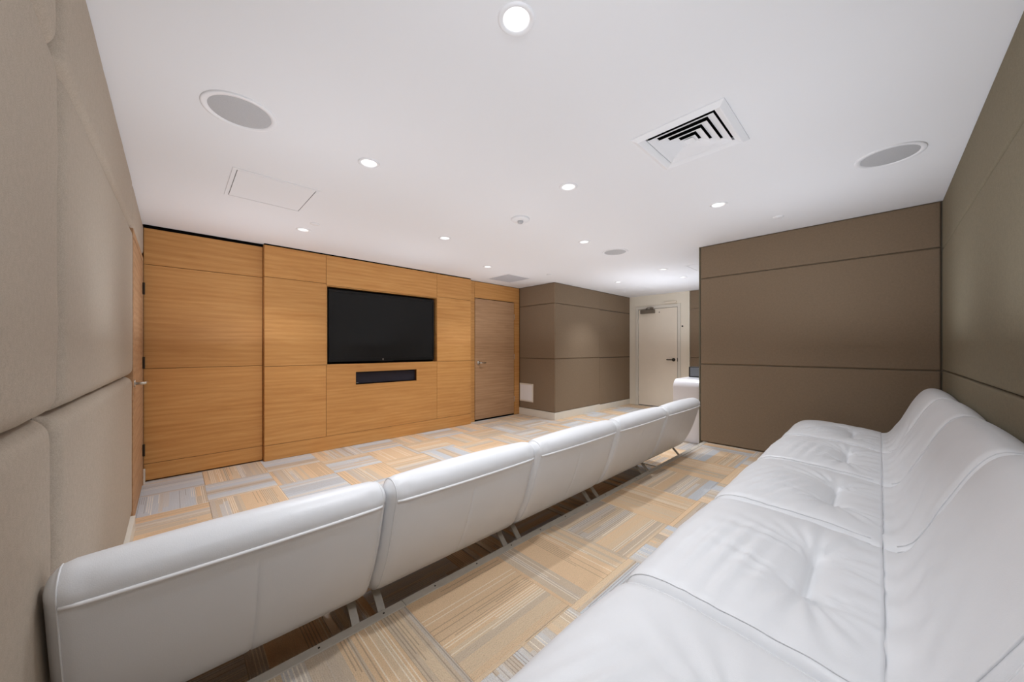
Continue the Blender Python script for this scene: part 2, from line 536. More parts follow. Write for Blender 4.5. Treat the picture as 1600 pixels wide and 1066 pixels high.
# ------------------------------------------------------------------ upholstered wall panels
def pad(name, quad, n, th, mat, parent, r=0.014, wav=0.0, seed=0):
    """padded panel: quad = 4 corners of the back plane (counter-clockwise seen from the front), n = outward normal"""
    q = [Vector(p) for p in quad]; n = Vector(n)
    eu = (q[1] - q[0]); ev = (q[3] - q[0])
    U, V = eu.length, ev.length
    def par(L):
        k = [0, 0.0015, 0.004, 0.008] + ([0.014, 0.022, 0.032] if r > 0.03 else []) + [r, r * 1.6]
        k = [x for x in k if x < L / 2]
        m = max(2, int(L / 0.09))
        mid = [k[-1] + (L - 2 * k[-1]) * i / m for i in range(1, m)]
        return [x / L for x in k + mid + [L - x for x in reversed(k)]]
    us, vs_ = par(U), par(V)
    bm = bmesh.new(); grid = []
    rs = random.Random(seed)
    ph = [rs.random() * 6 for _ in range(8)]
    for v in vs_:
        row = []
        for u in us:
            p = q[0] * (1 - u) * (1 - v) + q[1] * u * (1 - v) + q[2] * u * v + q[3] * (1 - u) * v
            d = min(u * U, (1 - u) * U, v * V, (1 - v) * V)
            def prof(dd):
                t = min(1.0, dd / r)
                return math.sqrt(max(0.0, 1 - (1 - t) ** 2))
            du = min(u * U, (1 - u) * U); dv = min(v * V, (1 - v) * V)
            h = prof(du) * prof(dv)
            if wav > 0:
                # the cloth pulls in unevenly along the edges
                for dd, s, k in ((du, v * V, 0), (dv, u * U, 4)):
                    w = math.exp(-dd / 0.05)
                    h -= wav * w * (0.5 + 0.5 * math.sin(s * 23 + ph[k]) * math.sin(s * 9.0 + ph[k + 1]))
            row.append(bm.verts.new(p + n * (th * h)))
        grid.append(row)
    for a, b in zip(grid, grid[1:]):
        for k in range(len(us) - 1):
            bm.faces.new((a[k], a[k + 1], b[k + 1], b[k]))
    return bm_obj(name, bm, mat, parent, smooth=True)

G = 0.002
def pads_x(parent, x, sgn, ycuts, zcuts, th, mat, r=0.012, wav=0.0):
    """panels on a wall x = const whose face looks along sgn*X"""
    k = 0
    for (ya, yb) in zip(ycuts, ycuts[1:]):
        for (za, zb) in zip(zcuts, zcuts[1:]):
            a, b = (ya + G, yb - G) if sgn > 0 else (yb - G, ya + G)
            pad('fabric_panel', [(x, a, za + G), (x, b, za + G), (x, b, zb - G), (x, a, zb - G)], (sgn, 0, 0), th, mat, parent, r, wav, k)
            k += 1
def pads_y(parent, y, sgn, xcuts, zcuts, th, mat, r=0.012, wav=0.0):
    k = 0
    for (xa, xb) in zip(xcuts, xcuts[1:]):
        for (za, zb) in zip(zcuts, zcuts[1:]):
            a, b = (xb - G, xa + G) if sgn > 0 else (xa + G, xb - G)
            pad('fabric_panel', [(a, y, za + G), (b, y, za + G), (b, y, zb - G), (a, y, zb - G)], (0, sgn, 0), th, mat, parent, r, wav, k)
            k += 1

# left wall -------------------------------------------------------
XL = -0.250        # back plane of the padding, faces end up at -0.205 .. -0.195
wl = struct_box('wall_left', (-0.40, -0.5, -0.006), (XL, 4.95, CEIL), M['backing'])
LF = M['fabric_left']
def left_pad(ya, yb, z00, z01, z10, z11, th, wav, seed):
    """z at (ya) bottom/top z00,z01 and at (yb) bottom/top z10,z11; face looks +X"""
    pad('fabric_panel', [(XL, ya + G, z00 + G), (XL, yb - G, z10 + G), (XL, yb - G, z11 - G), (XL, ya + G, z01 - G)], (1, 0, 0), th, LF, wl, 0.045, wav, seed)
left_pad(-0.34, 1.414, 0.19, 1.100, 0.19, 1.085, 0.038, 0.10, 1)
left_pad(-0.34, 1.414, 1.100, 1.98, 1.085, 1.965, 0.050, 0.20, 2)
left_pad(-0.34, 1.414, 1.98, CEIL, 1.965, CEIL, 0.048, 0.14, 3)
left_pad(1.428, 3.57, 0.10, 1.085, 0.10, 1.062, 0.044, 0.06, 4)
left_pad(1.428, 3.57, 1.085, 1.965, 1.062, 2.075, 0.048, 0.07, 5)
left_pad(1.428, 3.57, 1.965, CEIL, 2.075, CEIL, 0.046, 0.05, 6)
left_pad(3.57, 4.76, 2.105, CEIL, 2.105, CEIL, 0.046, 0.03, 7)
for nm, a, b in (('baseboard_left', 1.395, 3.57), ('baseboard_left.001', 4.70, 4.745)):
    o = struct_box(nm, (XL, a, 0.0), (-0.192, b, 0.095 if a < 2 else 0.13), M['offwhite'])

# door in the left wall --------------------------------------------
d1 = empty('door_1', (XL, 4.13, 0)); d1['kind'] = 'structure'
def at(o, obj_):       # parent keeping world coordinates written in the mesh
    obj_.parent = o; obj_.matrix_parent_inverse = Matrix.Translation(-o.location)
    return obj_
at(d1, box('door_leaf', (XL, 3.625, 0.012), (-0.207, 4.655, 2.035), M['door'], bev=0.0015, seg=1))
bm = bmesh.new()
add_box(bm, (XL, 3.575, 0.0), (-0.203, 3.620, 2.085)); add_box(bm, (XL, 4.66, 0.0), (-0.203, 4.70, 2.085)); add_box(bm, (XL, 3.620, 2.04), (-0.203, 4.66, 2.085))
at(d1, bm_obj('door_frame', bm, M['door']))
for z in (1.80, 1.12, 0.32):
    bm = bmesh.new()
    add_cyl(bm, (-0.198, 4.660, z - 0.055), (-0.198, 4.660, z + 0.055), 0.008, n=14)
    add_box(bm, (-0.207, 4.648, z - 0.05), (-0.2035, 4.690, z + 0.05))
    at(d1, bm_obj('hinge', bm, M['bronze']))
bm = bmesh.new()
add_cyl(bm, (-0.207, 3.70, 1.0), (-0.199, 3.70, 1.0), 0.027, n=28)
add_cyl(bm, (-0.199, 3.70, 1.0), (-0.150, 3.70, 1.0), 0.010, n=16)
add_tube(bm, [(-0.155, 3.695, 1.0), (-0.148, 3.73, 1.0), (-0.146, 3.82, 1.0)], 0.009, 10)
at(d1, bm_obj('door_handle', bm, M['chrome'], smooth=True))

# right wall (behind the white back row) ---------------------------
YR = -0.355
wr = struct_box('wall_right', (-0.4, -0.5, -0.006), (FAR, YR, CEIL), M['backing'])
pads_y(wr, YR, 1, (-0.20, 1.35, 4.335), (PLAT, 1.08, 2.03, CEIL - 0.003), 0.016, M['fabric_right'])
pads_y(wr, YR, 1, (4.45, 6.0, FAR), (0.12, 1.07, 2.05, CEIL - 0.003), 0.016, M['fabric_right'])

# partition --------------------------------------------------------
wp = struct_box('wall_partition', (4.368, YR, -0.006), (4.47, 1.428, CEIL), plain('partition_edge', srgb(122, 114, 98), 0.9))
pads_x(wp, 4.370, -1, (-0.338, 1.424), (PLAT, 1.074, 2.05, CEIL - 0.003), 0.018, M['fabric'], r=0.012)
box('edge_trim', (4.358, 1.4255, 0.0), (4.47, 1.440, CEIL), plain('edge_olive', srgb(112, 106, 88), 0.85), wp, bev=0.003)

# taupe column (projecting box) ------------------------------------
BX, BY = 4.80, 3.93
wc = struct_box('wall_column', (BX + 0.016, BY + 0.016, -0.006), (FAR + 0.1, 4.95, CEIL), M['backing'])
pads_x(wc, BX + 0.016, -1, (BY + 0.004, 4.795), (0.125, 1.07, 2.05, CEIL - 0.003), 0.016, M['fabric'], r=0.008)
pads_y(wc, BY + 0.016, -1, (BX + 0.004, 6.235), (0.125, 1.07, 2.05, CEIL - 0.003), 0.016, M['fabric'], r=0.008)
pads_y(wc, BY + 0.030, -1, (6.235, FAR), (0.11, 1.065, 2.045, CEIL - 0.003), 0.016, M['fabric'], r=0.008)
bb = structure('baseboard_column')
box('board', (BX - 0.006, BY - 0.006, 0.0), (BX + 0.02, 4.80, 0.125), M['offwhite'], bb, bev=0.002)
box('board', (BX - 0.004, BY - 0.008, 0.0), (6.235, BY + 0.02, 0.125), M['offwhite'], bb, bev=0.002)
box('board', (6.235, BY + 0.006, 0.0), (FAR, BY + 0.03, 0.11), M['offwhite'], bb, bev=0.002)
# access plate on the column front
ap = empty('wall_plate', (BX, 4.61, 0.25))
tag(ap, 'square white access plate low on the taupe column beside the oak door', 'access panel')
at(ap, box('frame', (BX - 0.008, 4.437, 0.255), (BX + 0.004, 4.785, 0.595), M['offwhite'], bev=0.003))
at(ap, box('cover', (BX - 0.012, 4.462, 0.280), (BX - 0.006, 4.760, 0.570), M['white'], bev=0.002))

# far cream wall with door ------------------------------------------
wf = struct_box('wall_far', (FAR, -0.5, -0.006), (FAR + 0.15, 4.95, CEIL), M['cream'])
pads_x(wf, FAR, -1, (0.2, 1.4, 2.64), (0.12, 1.07, 2.05, CEIL - 0.003), 0.02, M['fabric'], r=0.008)
box('edge_board', (FAR - 0.03, 2.642, 0.0), (FAR, 2.665, CEIL - 0.002), M['cream'], wf)
d3 = empty('door_3', (FAR, 3.30, 0)); d3['kind'] = 'structure'
DA, DB, DH = 2.885, 3.725, 2.11
bm = bmesh.new()
for a, b in ((DA - 0.065, DA - 0.005), (DB + 0.005, DB + 0.065)):
    add_box(bm, (FAR - 0.024, a, 0.0), (FAR, b, DH + 0.07), 0.004, 1)
add_box(bm, (FAR - 0.024, DA - 0.005, DH + 0.008), (FAR, DB + 0.005, DH + 0.07), 0.004, 1)
at(d3, bm_obj('door_frame', bm, M['offwhite']))
at(d3, box('door_leaf', (FAR - 0.010, DA + 0.004, 0.015), (FAR, DB - 0.002, DH), M['cream2']))
at(d3, box('shadow_gap', (FAR - 0.004, DA - 0.0045, 0.0), (FAR + 0.0, DB + 0.004, DH + 0.007), M['backing']))
for z in (1.86, 1.06, 0.25):
    bm = bmesh.new(); add_cyl(bm, (FAR - 0.026, DB + 0.002, z - 0.055), (FAR - 0.026, DB + 0.002, z + 0.055), 0.010, n=12)
    at(d3, bm_obj('hinge', bm, M['offwhite'], smooth=True))
bm = bmesh.new()
add_cyl(bm, (FAR - 0.010, DA + 0.075, 1.02), (FAR - 0.022, DA + 0.075, 1.02), 0.034, n=24)
add_cyl(bm, (FAR - 0.022, DA + 0.075, 1.02), (FAR - 0.07, DA + 0.075, 1.02), 0.012, n=14)
add_tube(bm, [(FAR - 0.066, DA + 0.07, 1.02), (FAR - 0.07, DA + 0.11, 1.02), (FAR - 0.066, DA + 0.20, 1.02)], 0.012, 10)
at(d3, bm_obj('door_handle', bm, M['bronze'], smooth=True))
at(d3, box('lock_plate', (FAR - 0.026, DA - 0.012, 0.985), (FAR - 0.012, DA + 0.002, 1.06), M['bronze']))
bm = bmesh.new()
add_box(bm, (FAR - 0.075, 3.35, 2.015), (FAR - 0.010, 3.66, 2.095), 0.006, 2)
at(d3, bm_obj('door_closer', bm, M['closer']))
bm = bmesh.new()
add_cyl(bm, (FAR - 0.045, 3.53, 2.095), (FAR - 0.045, 3.53, 2.125), 0.018, n=14)
add_tube(bm, [(FAR - 0.045, 3.53, 2.122), (FAR - 0.12, 3.47, 2.13), (FAR - 0.05, 3.42, 2.135)], 0.009, 8)
add_box(bm, (FAR - 0.06, 3.38, 2.10), (FAR - 0.026, 3.44, 2.145), 0.003, 1)
at(d3, bm_obj('closer_arm', bm, M['closer']))
bm = bmesh.new(); add_cyl(bm, (FAR - 0.010, 3.26, 2.03), (FAR - 0.014, 3.26, 2.03), 0.012, n=14)
at(d3, bm_obj('stud', bm, M['closer']))
sp = tag(box('wall_stop', (FAR - 0.03, 2.90, 2.205), (FAR, 3.15, 2.235), M['cream2'], bev=0.003), 'slim cream bracket fixed to the wall just above the cream door', 'bracket')
bm = bmesh.new(); add_cyl(bm, (FAR + 0.0, 2.79, 1.71), (FAR - 0.010, 2.79, 1.71), 0.017, 0.014, n=18)
tag(bm_obj('viewer_button', bm, M['black']), 'small round black button on the cream wall right of the door', 'button')

# ------------------------------------------------------------------ oak panelled wall
wb = struct_box('wall_back', (-0.4, 4.86, -0.006), (BX + 0.02, 4.95, CEIL), M['void'])
W = M['wood']; g = 0.0022
YA, YM, YD = 4.76, 4.70, 4.80        # recessed left bay, main projecting bay, door bay
def wp_(x0, x1, z0, z1, y, parent=wb, depth=None, mat=W, name='wood_panel'):
    return box(name, (x0 + g, y, z0 + g), (x1 - g, y + (depth or 0.018), z1 - g), mat, parent, bev=0.0008, seg=1)
# substrate behind the joints
bm = bmesh.new()
add_box(bm, (-0.225, YA + 0.018, 0.0), (0.715, 4.86, CEIL))
add_box(bm, (0.722, YM + 0.018, 0.0), (1.358, 4.86, CEIL - 0.012))
add_box(bm, (2.917, YM + 0.018, 0.0), (3.562, 4.86, CEIL - 0.012))
add_box(bm, (1.358, YM + 0.018, 2.032), (2.917, 4.86, CEIL - 0.012))
add_box(bm, (1.358, YM + 0.018, 0.0), (2.917, 4.86, 0.78))
add_box(bm, (1.358, YM + 0.018, 0.95), (2.917, 4.86, 1.052))
add_box(bm, (1.358, YM + 0.018, 0.78), (1.700, 4.86, 0.95))
add_box(bm, (2.575, YM + 0.018, 0.78), (2.917, 4.86, 0.95))
add_box(bm, (1.358, 4.83, 0.78), (2.917, 4.86, 2.04))
add_box(bm, (3.562, YD + 0.018, 0.0), (3.722, 4.86, CEIL))
add_box(bm, (4.662, YD + 0.018, 0.0), (BX, 4.86, CEIL))
add_box(bm, (3.722, YD + 0.018, 2.125), (4.662, 4.86, CEIL))
bm_obj('substrate', bm, plain('joint_brown', srgb(96, 60, 28), 0.9), wb)
TOP = CEIL - 0.030
for z0, z1 in ((0.012, 0.168), (0.168, 1.062), (1.062, 2.042), (2.042, TOP)):
    wp_(-0.205, 0.716, z0, z1, YA)
# return between the recessed and the main bay
box('return_panel', (0.718, YM + 0.0185, 0.0), (0.7215, YA + 0.02, CEIL - 0.012), W, wb)
for x0, x1 in ((0.720, 1.352), (2.915, 3.562)):
    for z0, z1 in ((0.172, 1.052), (1.052, 2.048), (2.048, CEIL - 0.014)):
        wp_(x0, x1, z0, z1, YM)
wp_(0.720, 3.562, 0.0, 0.172, YM)
wp_(1.352, 2.915, 2.032, CEIL - 0.014, YM)
# centre panel below the screen with the speaker slot cut out
bm = bmesh.new()
def fr(bm, x0, x1, z0, z1, hx0, hx1, hz0, hz1, y0, y1):
    add_box(bm, (x0, y0, z0), (hx0, y1, z1)); add_box(bm, (hx1, y0, z0), (x1, y1, z1))
    add_box(bm, (hx0, y0, z0), (hx1, y1, hz0)); add_box(bm, (hx0, y0, hz1), (hx1, y1, z1))
fr(bm, 1.352 + g, 2.915 - g, 0.172 + g, 1.052, 1.703, 2.572, 0.783, 0.948, YM, YM + 0.018)
bm_obj('wood_panel', bm, W, wb)
# niche for the screen
bm = bmesh.new()
add_box(bm, (1.352, YM + 0.002, 1.054), (1.360, 4.85, 2.030)); add_box(bm, (2.915, YM + 0.002, 1.054), (2.923, 4.85, 2.030))
add_box(bm, (1.360, YM + 0.002, 2.022), (2.915, 4.85, 2.030)); add_box(bm, (1.360, YM + 0.002, 1.047), (2.915, 4.85, 1.055))
bm_obj('niche_lining', bm, W, wb)
box('niche_back', (1.360, 4.822, 1.055), (2.915, 4.829, 2.022), M['void'], wb)
# ceiling reveal: a slim black channel above the oak
bm = bmesh.new()
add_box(bm, (-0.205, YA + 0.004, TOP), (0.718, YA + 0.03, CEIL)); add_box(bm, (0.722, YM + 0.003, CEIL - 0.014), (3.560, YM + 0.03, CEIL))
bm_obj('shadow_channel', bm, M['void'], wb)
# door bay
for z0, z1 in ((0.0, 0.168), (0.168, 1.052), (1.052, 2.048), (2.048, CEIL - 0.008)):
    wp_(3.562, 3.718, z0, z1, YD)
wp_(3.718, BX, 2.126, CEIL - 0.008, YD)
wp_(4.664, BX, 0.0, 2.126, YD)
d2 = empty('door_2', (4.19, YD, 0)); d2['kind'] = 'structure'
at(d2, box('door_leaf', (3.728, YD + 0.001, 0.026), (4.654, YD + 0.018, 2.116), M['door'], bev=0.0015, seg=1))
at(d2, box('door_gap', (3.719, YD + 0.020, 0.0), (4.663, 4.858, 2.125), M['void']))
bm = bmesh.new()
add_cyl(bm, (3.80, YD + 0.001, 1.005), (3.80, YD - 0.010, 1.005), 0.030, n=28)
add_cyl(bm, (3.80, YD - 0.010, 1.005), (3.80, YD - 0.055, 1.005), 0.010, n=14)
add_tube(bm, [(3.795, YD - 0.052, 1.005), (3.83, YD - 0.057, 1.005), (3.92, YD - 0.055, 1.005)], 0.009, 10)
at(d2, bm_obj('door_handle', bm, M['chrome'], smooth=True))
for z in (1.85, 1.1, 0.3):
    bm = bmesh.new(); add_cyl(bm, (4.659, YD - 0.003, z - 0.05), (4.659, YD - 0.003, z + 0.05), 0.006, n=12)
    at(d2, bm_obj('hinge', bm, M['steel'], smooth=True))

# television ---------------------------------------------------------
tv = empty('television', (2.135, 4.75, 1.055))
tag(tv, 'large black wall television, switched off, in a recess of the oak wall', 'television')
at(tv, box('casing', (1.385, 4.735, 1.085), (2.868, 4.800, 1.990), M['black'], bev=0.004))
bm = bmesh.new()
fr(bm, 1.383, 2.870, 1.083, 1.992, 1.415, 2.850, 1.128, 1.962, 4.722, 4.736)
at(tv, bm_obj('bezel', bm, M['black']))
at(tv, box('screen', (1.415, 4.7285, 1.128), (2.850, 4.734, 1.962), M['screen']))
bm = bmesh.new()
add_lathe(bm, (0, 0, 0), [(0.0105, 0), (0.0085, 0.0015), (0.0065, 0)], 20, closed=True)
for v in bm.verts:
    v.co = Vector((2.075 + v.co.x, 4.7215 - v.co.z, 1.105 + v.co.y))
at(tv, bm_obj('maker_mark', bm, M['chrome']))
at(tv, box('lower_bar', (2.04, 4.718, 1.079), (2.22, 4.73, 1.087), M['black'], bev=0.002))
# speaker bar in its slot -------------------------------------------
sb = empty('speaker_bar', (2.137, 4.75, 0.783))
tag(sb, 'long dark cloth-fronted speaker set in the oak panel below the television', 'speaker')
bm = bmesh.new()
add_box(bm, (1.708, 4.757, 0.788), (2.567, 4.825, 0.944))
at(sb, bm_obj('cabinet', bm, M['black']))
at(sb, box('cloth_front', (1.714, 4.742, 0.794), (2.561, 4.758, 0.938), M['cloth'], bev=0.003))
at(sb, box('badge', (1.722, 4.740, 0.800), (1.750, 4.743, 0.806), M['chrome']))

# ------------------------------------------------------------------ ceiling fixtures
def downlight(x, y, label, first=None):
    if first is None:
        t = empty('recessed_downlight', (x, y, CEIL))
        bm = bmesh.new()
        add_lathe(bm, (0, 0, 0), [(0.0655, 0.0), (0.0645, -0.004), (0.060, -0.006), (0.050, -0.005), (0.046, -0.001), (0.046, 0.0)], 48)
        bm_obj('trim_ring', bm, M['white'], t, smooth=True)
        bm = bmesh.new()
        add_lathe(bm, (0, 0, 0), [(0.0462, -0.001), (0.043, 0.03), (0.037, 0.065), (0.033, 0.075), (0.0, 0.076)], 48)
        bm_obj('reflector', bm, M['reflector'], t, smooth=True)
        bm = bmesh.new()
        add_lathe(bm, (0, 0, 0), [(0.030, 0.072), (0.030, 0.052), (0.027, 0.046), (0.018, 0.041), (0.0, 0.039)], 36)
        bm_obj('lamp_lens', bm, M['lamp'], t, smooth=True)
        l = bpy.data.lights.new('lamp_light', 'SPOT')
        l.energy = SPOT_W; l.spot_size = math.radians(106); l.spot_blend = 1.0
        l.shadow_soft_size = 0.030; l.color = (0.95, 0.985, 1.04)
        lo = bpy.data.objects.new('lamp_light', l); COL.objects.link(lo); lo.parent = t
        lo.location = (0, 0, -0.008)
    else:
        t = first.copy(); COL.objects.link(t); t.location = (x, y, CEIL)
        for ch in list(first.children):
            c = ch.copy(); COL.objects.link(c); c.parent = t
            if ch.type == 'LIGHT' and y > 1.9:      # lamps over the lower floor and in the hall are turned up
                c.data = ch.data.copy(); c.data.energy = SPOT_W * (1.9 if x > 5 else 1.55)
    tag(t, label, 'downlight', 'round recessed downlights in the ceiling')
    return t
d0 = None
for x, y, lb in LIGHTS:
    d = downlight(x, y, lb, d0)
    d0 = d0 or d

def speaker(x, y, label):
    t = empty('ceiling_speaker', (x, y, CEIL))
    bm = bmesh.new(); add_lathe(bm, (0, 0, 0), [(0.152, 0.0), (0.151, -0.004), (0.146, -0.006), (0.127, -0.005), (0.125, -0.002)], 64)
    bm_obj('rim', bm, M['white'], t, smooth=True)
    bm = bmesh.new(); add_lathe(bm, (0, 0, 0), [(0.125, -0.0022), (0.10, -0.0045), (0.05, -0.0065), (0.0005, -0.007)], 64)
    bm_obj('grille', bm, M['grille'], t, smooth=True)
    tag(t, label, 'speaker', 'round speakers set in the ceiling')
speaker(0.237, 2.180, 'large round grey-grilled ceiling speaker at upper left, near the left wall')
speaker(3.118, -0.040, 'round grey-grilled ceiling speaker at upper right, near the right wall')
speaker(3.839, 2.209, 'small-looking round ceiling speaker in the far ceiling, left of the partition')

# square diffuser with nested louvres
df = empty('air_diffuser', (DIFF[0], DIFF[1], CEIL))
tag(df, 'square white air diffuser with nested louvres in the ceiling', 'air vent')
def sq_ring(bm, a0, z0, a1, z1, th=0.0015):
    def ring(a, z):
        return [bm.verts.new((sx * a, sy * a, z)) for sx, sy in ((-1, -1), (1, -1), (1, 1), (-1, 1))]
    R = [ring(a0, z0), ring(a1, z1), ring(a1, z1 + th), ring(a0, z0 + th)]
    for k in range(4):
        A, B = R[k], R[(k + 1) % 4]
        for i in range(4):
            j = (i + 1) % 4
            bm.faces.new((A[i], A[j], B[j], B[i]))
bm = bmesh.new()
H = DIFF[2]
def fring(bm, prof):
    R = [[bm.verts.new((sx * a, sy * a, z)) for sx, sy in ((-1, -1), (1, -1), (1, 1), (-1, 1))] for a, z in prof]
    for A, B in zip(R, R[1:]):
        for i in range(4):
            j = (i + 1) % 4
            bm.faces.new((A[i], A[j], B[j], B[i]))
fring(bm, [(H, 0.0), (H, -0.006), (H - 0.026, -0.020), (H - 0.030, -0.020), (H - 0.058, -0.004), (H - 0.058, 0.012)])
bm_obj('frame', bm, M['white'], df)
for k in range(4):
    bm = bmesh.new()
    a = H - 0.066 - k * 0.042
    sq_ring(bm, a, -0.011, a - 0.037, 0.006)
    bm_obj('louvre', bm, M['white'], df)
bm = bmesh.new(); add_box(bm, (-0.024, -0.024, -0.011), (0.024, 0.024, -0.009)); bm_obj('centre_plate', bm, M['white'], df)
bm = bmesh.new()
add_box(bm, (-0.20, -0.20, 0.085), (0.20, 0.20, 0.09))
for s in (-1, 1):
    add_box(bm, (s * 0.20 - 0.002, -0.20, 0.012), (s * 0.20 + 0.002, 0.20, 0.09)); add_box(bm, (-0.20, s * 0.20 - 0.002, 0.012), (0.20, s * 0.20 + 0.002, 0.09))
bm_obj('plenum', bm, M['void'], df)

# return grille near the oak door
rg = empty('return_grille', (4.01, 4.255, CEIL))
tag(rg, 'flat square grey return air grille in the ceiling by the oak door', 'air vent')
bm = bmesh.new()
fring(bm, [(0.262, 0.0), (0.262, -0.004), (0.245, -0.005), (0.245, -0.001)])
bm_obj('frame', bm, M['white'], rg)
bm = bmesh.new()
for k in range(32):
    y = -0.238 + k * 0.0154
    add_box(bm, (-0.244, y - 0.0045, -0.004), (0.244, y + 0.0045, -0.0015))
bm_obj('blades', bm, M['return_grille'], rg)
bm = bmesh.new(); add_box(bm, (-0.245, -0.245, -0.001), (0.245, 0.245, -0.0002)); bm_obj('slot_shade', bm, plain('grille_shadow', srgb(170, 170, 174), 0.9), rg)  # plain plate, its grey stands in for the shade between the blades

# access panels flush in the ceiling
def access(x0, x1, y0, y1, label, gap=0.004):
    t = empty('access_panel', ((x0 + x1) / 2, (y0 + y1) / 2, CEIL))
    tag(t, label, 'access panel')
    a, b = (x1 - x0) / 2, (y1 - y0) / 2
    bm = bmesh.new()
    add_box(bm, (-a + gap, -b + gap, -0.0035), (a - gap, b - gap, 0.0), 0.001, 1)
    bm_obj('hatch', bm, M['ceil'], t)
    bm = bmesh.new()
    e = 0.022
    add_box(bm, (-a - e, -b - e, -0.004), (-a, b + e, 0.0)); add_box(bm, (a, -b - e, -0.004), (a + e, b + e, 0.0))
    add_box(bm, (-a, -b - e, -0.004), (a, -b, 0.0)); add_box(bm, (-a, b, -0.004), (a, b + e, 0.0))
    bm_obj('frame', bm, M['ceil'], t)
    bm = bmesh.new(); add_box(bm, (-a, -b, -0.0006), (a, b, 0.0)); bm_obj('joint', bm, plain('hatch_joint', srgb(90, 90, 90), 0.9), t)
access(0.295, 0.760, 2.885, 3.40, 'square flush access hatch in the ceiling near the left wall')
access(6.285, 6.76, 3.09, 3.57, 'flush access hatch in the far ceiling in front of the cream door')
access(5.20, 5.62, 1.45, 1.88, 'flush hatch in the far ceiling cut off by the partition edge')

# smoke detector
sd = empty('smoke_detector', (2.243, 2.231, CEIL))
tag(sd, 'round white smoke detector in the middle of the ceiling', 'smoke detector')
bm = bmesh.new(); add_lathe(bm, (0, 0, 0), [(0.083, 0.0), (0.083, -0.010), (0.076, -0.016), (0.045, -0.020), (0.030, -0.021), (0.0, -0.021)], 48); bm_obj('base', bm, M['white'], sd, smooth=True)
bm = bmesh.new(); add_lathe(bm, (0, 0, 0), [(0.026, -0.021), (0.024, -0.036), (0.016, -0.043), (0.0, -0.045)], 32); bm_obj('sensor', bm, M['grille'], sd, smooth=True)
for x, y, lb in ((3.855, 0.621, 'small round white sprinkler cover in the ceiling before the partition'),
                 (0.950, 3.645, 'small round white sprinkler cover beside the downlight near the oak wall'),
                 (4.247, 3.594, 'small round white sprinkler cover near the taupe column top'),
                 (6.664, 3.62, 'small round white sprinkler cover at the far end by the hatch')):
    bm = bmesh.new(); add_lathe(bm, (0, 0, 0), [(0.040, 0.0), (0.040, -0.003), (0.034, -0.008), (0.0, -0.010)], 32)
    o = bm_obj('sprinkler_cover', bm, M['white'], None, smooth=True, loc=(x, y, CEIL))
    tag(o, lb, 'sprinkler', 'round sprinkler covers in the ceiling')

# ------------------------------------------------------------------ white lounge modules
def catmull(P, n):
    P = np.array(P, float)
    # open Catmull-Rom resampled evenly
    Q = np.vstack([2 * P[0] - P[1], P, 2 * P[-1] - P[-2]])
    out = []
    for i in range(1, len(Q) - 2):
        p0, p1, p2, p3 = Q[i - 1], Q[i], Q[i + 1], Q[i + 2]
        for t in np.linspace(0, 1, 16, endpoint=False):
            out.append(0.5 * ((2 * p1) + (-p0 + p2) * t + (2 * p0 - 5 * p1 + 4 * p2 - p3) * t * t + (-p0 + 3 * p1 - 3 * p2 + p3) * t ** 3))
    out.append(P[-1])
    out = np.array(out)
    s = np.concatenate([[0], np.cumsum(np.linalg.norm(np.diff(out, axis=0), axis=1))])
    u = np.linspace(0, s[-1], n)
    return np.stack([np.interp(u, s, out[:, 0]), np.interp(u, s, out[:, 1])], 1)

MW = 0.79
BACK = [(0.315, 0.243), (0.225, 0.258), (0.165, 0.298), (0.118, 0.375), (0.078, 0.460), (0.044, 0.560), (0.018, 0.650), (0.003, 0.700), (0.008, 0.735), (0.040, 0.760), (0.078, 0.760),
        (0.112, 0.735), (0.150, 0.672), (0.192, 0.575), (0.234, 0.475), (0.262, 0.425), (0.292, 0.398), (0.325, 0.390)]
SEAT = [(0.325, 0.390), (0.36, 0.398), (0.42, 0.409), (0.52, 0.418), (0.62, 0.424), (0.72, 0.428), (0.79, 0.422), (0.835, 0.400), (0.858, 0.360), (0.855, 0.315), (0.83, 0.275), (0.78, 0.252), (0.65, 0.243), (0.45, 0.240), (0.325, 0.243)]

def normals2(P):
    t = np.gradient(P, axis=0)
    t /= np.linalg.norm(t, axis=1)[:, None] + 1e-9
    return np.stack([-t[:, 1], t[:, 0]], 1)      # left of travel

def cols(w, r):
    side = [0, 0.06, 0.15, 0.3, 0.5, 0.72, 1.0]
    a = [-w / 2 + r * (1 - math.cos(s * PI / 2)) if False else -w / 2 + r * (s ** 1.6) for s in side]
    core = list(np.linspace(a[-1], -a[-1], 47))[1:-1]
    core += [-0.004, -0.002, 0.002, 0.004]
    return np.array(sorted(set([round(v, 5) for v in a + core + [-v for v in a]])))

_prof = {}
def profile(kind):
    if kind in _prof:
        return _prof[kind]
    P = catmull(BACK if kind == 'back' else SEAT, 110 if kind == 'back' else 120)
    nrm = normals2(P)
    if ((P - P.mean(0)) * nrm).sum() < 0:
        nrm = -nrm
    fade = np.ones(len(P)); m = 8
    fade[:m] = np.linspace(0.15, 1, m); fade[-m:] = np.linspace(1, 0.15, m)
    _prof[kind] = (P, nrm, fade)
    return _prof[kind]

